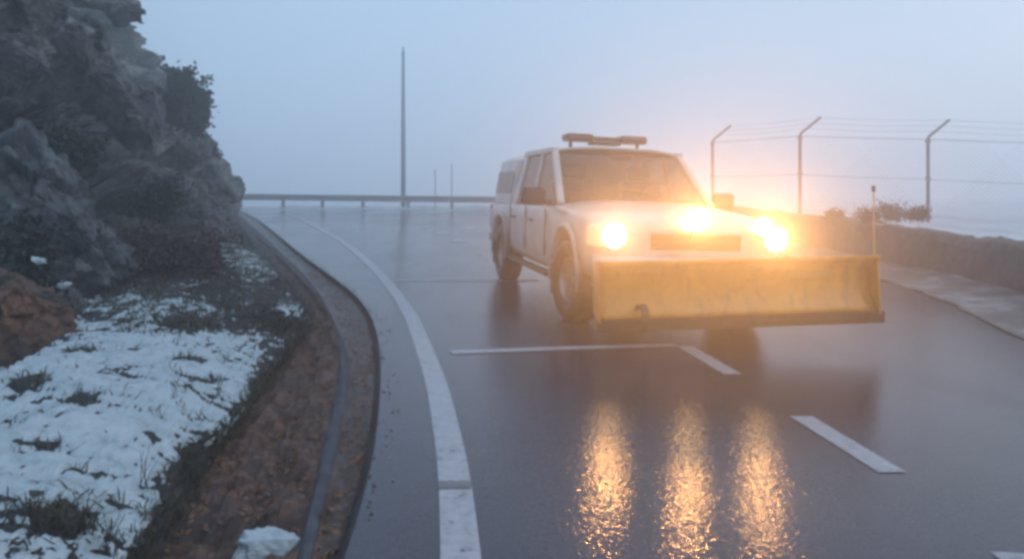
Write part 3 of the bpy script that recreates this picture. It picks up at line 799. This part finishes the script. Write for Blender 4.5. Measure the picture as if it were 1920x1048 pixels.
MB().box((-4.36, 0, .52), (.14,1.7,.14)).build('rear_bumper', chrome, T, bevel=.03)
for s in (1, -1): MB().box((-4.262, s*.80, .82), (.05,.13,.34)).build('tail_light', redl, T, bevel=.015)
# mirrors
for s in (1, -1):
    b = MB(); b.box((-.80, s*1.03, 1.15), (.12,.24,.19), eul(0,0,s*8)); mr = b.build('door_mirror', trim, T, bevel=.035, seg=3)
    MB().tube([(-.78, s*.84, 1.08),(-.79, s*.95, 1.11)], .025, 8).build('mirror_arm', trim, mr)
# light bar on the roof
lb = MB(); lb.box((-1.75, 0, 1.79), (.24,.34,.04)); LB = lb.build('beacon_bar', trim, T, bevel=.015)
for s in (1, -1):
    MB().box((-1.75, s*.32, 1.845), (.26,.32,.09)).build('beacon_lens', amber, LB, bevel=.03, seg=3)
    MB().tube([(-1.75, s*.40, 1.73),(-1.75, s*.40, 1.84)], .02, 8).build('beacon_foot', trim, LB)
MB().box((-1.75, 0, 1.845), (.20,.32,.04)).build('beacon_bridge', trim, LB, bevel=.012)
# front: grille, bumper, lamps
b = MB(); b.box((.80, 0, .80), (.08,.84,.17)); gr_ = b.build('grille', black, T, bevel=.02)
for k in range(3): MB().box((.843, 0, .745+.055*k), (.010,.80,.010)).build('grille_bar', trim, gr_, bevel=.004)
b = MB()
rows = []
for j in range(17):
    t = j/16*2-1; x = .95 - .14*abs(t)**2.5; r = [(x-.10, t*.86, .68),(x-.02, t*.88, .67),(x, t*.885, .62),(x, t*.885, .50),(x-.03, t*.875, .42),(x-.12, t*.85, .40)]
    rows.append(r)
bp = MB().grid(rows).build('front_bumper', white, T, smooth=True); sdm = bp.modifiers.new('s', 'SOLIDIFY'); sdm.thickness = .02
pl = MB().box((.965, 0, .54), (.012,.50,.11)).build('number_plate', P('plate_white', (.6,.6,.6), .4), T, bevel=.004)
def lamp(name, loc, size, parent, power, ang=54):
    o_ = MB().lathe([(-.05, size*.75),(.0, size),(.015, size*1.02),(.015, size*.94),(.008, size*.92)], loc, 'x', 32).build(name, chrome, parent, smooth=True)
    l_ = MB().lathe([(.020, .0005),(.018, size*.5),(.006, size*.92)], loc, 'x', 32).build('lens', lens_on, o_, smooth=True)
    ld = bpy.data.lights.new('lamp_light', 'SPOT'); ld.energy = power; ld.color = LC; ld.spot_size = radians(ang); ld.spot_blend = 1; ld.shadow_soft_size = .035
    lo = bpy.data.objects.new('lamp_light', ld); COL.objects.link(lo); lo.parent = o_
    lo.location = (loc[0]+.06, loc[1], loc[2]); lo.rotation_euler = (Vector((cos(radians(24)), -sin(radians(24)), .14))).to_track_quat('-Z', 'Y').to_euler()
    return o_
POW = 215
for s in (1, -1):
    hb = MB(); hb.box((.70, s*.72, .84), (.20,.34,.19), eul(0,0,-s*14)); hs = hb.build('headlight_housing', clearl, T, bevel=.04, seg=3)
    lamp('headlight', (.84, s*.72, .845), .11, T, POW*.8)
lamp('work_light', (.93, -.06, .985), .085, T, POW*1.2)
lamp('work_light', (.90, .57, .955), .085, T, POW*.6)
MB().tube([(.86,-.06,.80),(.90,-.06,.92)], .015, 8).build('lamp_bracket', black, T)
MB().tube([(.80,.57,.84),(.87,.57,.90)], .015, 8).build('lamp_bracket', black, T)

# plough
PY = radians(-5)
PR = empty('snow_plough', (0,0,0)); PR.parent = T
PR.location = (1.30, .175, .035); PR.rotation_euler = (radians(2.7), 0, PY)
W2 = 1.135
rows = []; m_ = 24
for j in range(m_+1):
    y = lerp(-W2, W2, j/m_); k = j/m_; h = .46; z0 = .225; r = []
    for i in range(13):
        a = i/12; r.append((.10*(2*a-1)**2 - .06 + (.05*a if a > .9 else 0), y, z0 + h*a))
    rows.append(r)
bl = MB().grid(rows).build('blade', yellow, PR, smooth=True); sdm = bl.modifiers.new('s', 'SOLIDIFY'); sdm.thickness = .012
MB().box((.06, .02, .18), (.03, W2*2+.05, .10), eul(0,6,0)).build('cutting_edge', rubber, PR, bevel=.006)
for y in (-W2+.01, W2-.01):
    MB().prism([(.10,.21),(.07,.69),(-.10,.64),(-.10,.26)], .012, lambda a, b_, t, y=y: Vector((a, y-.006+t, b_))).build('side_plate', yellow, PR)
b = MB()
for k in range(5): MB().box((-.09, lerp(-.9,.9,k/4), .45), (.05,.03,.40)).build('rib', yellow, PR, bevel=.005)
MB().box((-.10,0,.35),(.05,2.0,.07)).build('cross_beam', yellow, PR, bevel=.005)
MB().box((-.10,0,.58),(.05,2.0,.06)).build('cross_beam', yellow, PR, bevel=.005)
MB().tube([(.02, W2-.01, .62),(.02, W2-.01, 1.20)], .006, 8).build('marker_rod', P('marker_rod_paint', (.50,.36,.22), .6), PR)
MB().tube([(.02, W2-.01, 1.20),(.02, W2-.01, 1.25)], .014, 8).build('marker_tip', black, PR)
MB().box((-.028, .62, .545), (.006,.38,.09)).build('badge_plate', P('faded_badge', (.42,.20,.04), .5), PR)
b = MB(); b.lathe([(-.03,.10),(-.03,.11),(.03,.11),(.03,.10)], (.09,-.80,.235), 'y', 28, True); b.build('skid_ring', rubber, PR)
for a_, b_ in (((-.12,-.35,.34),(-.55,-.28,.40)),((-.12,.35,.34),(-.55,.28,.40)),((-.12,0,.50),(-.50,0,.55))): MB().tube([a_, b_], .032, 8).build('push_arm', black, PR)

# wheels
def wheel(x, s, steer=0):
    w_ = empty('wheel', (x, s*.775, WR)); w_.parent = T; w_.rotation_euler = (0,0,radians(steer))
    r0 = WR; pr = [(-.09,.21),(-.125,.25),(-.13,.31),(-.118,.352),(-.10,.372),(-.05,r0),(.05,r0),(.10,.372),(.118,.352),(.13,.31),(.125,.25),(.09,.21)]
    MB().lathe(pr, (0,0,0), 'y', 56, True).build('tyre', tyrem, w_, smooth=True)
    tb = MB()
    for k in range(40):
        a = 2*pi*k/40
        for yy_ in (-.075, .075): 
            R_ = Matrix.Rotation(-a, 3, 'Y'); tb.box(R_ @ Vector((r0-.001, yy_, 0)), (.012,.05,.034), R_)
    tb.build('tread', tyrem, w_)
    rb = MB().lathe([(s*.085,.215),(s*.095,.20),(s*.06,.185),(s*.03,.14),(s*.045,.07),(s*.075,.055),(s*.08,.001)], (0,0,0), 'y', 40)
    for k in range(6):
        a = 2*pi*k/6; R_ = Matrix.Rotation(-a, 3, 'Y'); rb.box(R_ @ Vector((.125, s*.055, 0)), (.13,.035,.05), R_)
    rb.build('rim', rimm, w_)
wheel(0, 1, 6); wheel(0, -1, 6); wheel(-WB, 1); wheel(-WB, -1)
for x_ in (0,-WB): MB().tube([(x_,-.75,.375),(x_,.75,.375)], .055, 8).build('axle', black, T)
for s in (.4,-.4): MB().box((-1.6,s,.40),(4.2,.09,.12)).build('chassis_rail', black, T)
for x_, y_ in ((-WB-.42,-.80),(-WB-.42,.80),(-.44,-.80),(-.44,.80)): MB().box((x_,y_,.34),(.02,.22,.30)).build('mud_flap', black, T)

# ------------------------------------------------------------------ haze
hzm = bpy.data.materials.new('fog_air'); hzm.use_nodes = True; t_ = hzm.node_tree; t_.nodes.clear()
pv = t_.nodes.new('ShaderNodeVolumePrincipled'); mo = t_.nodes.new('ShaderNodeOutputMaterial'); t_.links.new(pv.outputs[0], mo.inputs['Volume'])
pv.inputs['Color'].default_value = (.985,.99,1,1); pv.inputs['Density'].default_value = .021; pv.inputs['Anisotropy'].default_value = .80
hb = MB().box((0, 105, 4.0), (500, 250, 13.1)).build('haze', hzm); tag(hb, kind='stuff')
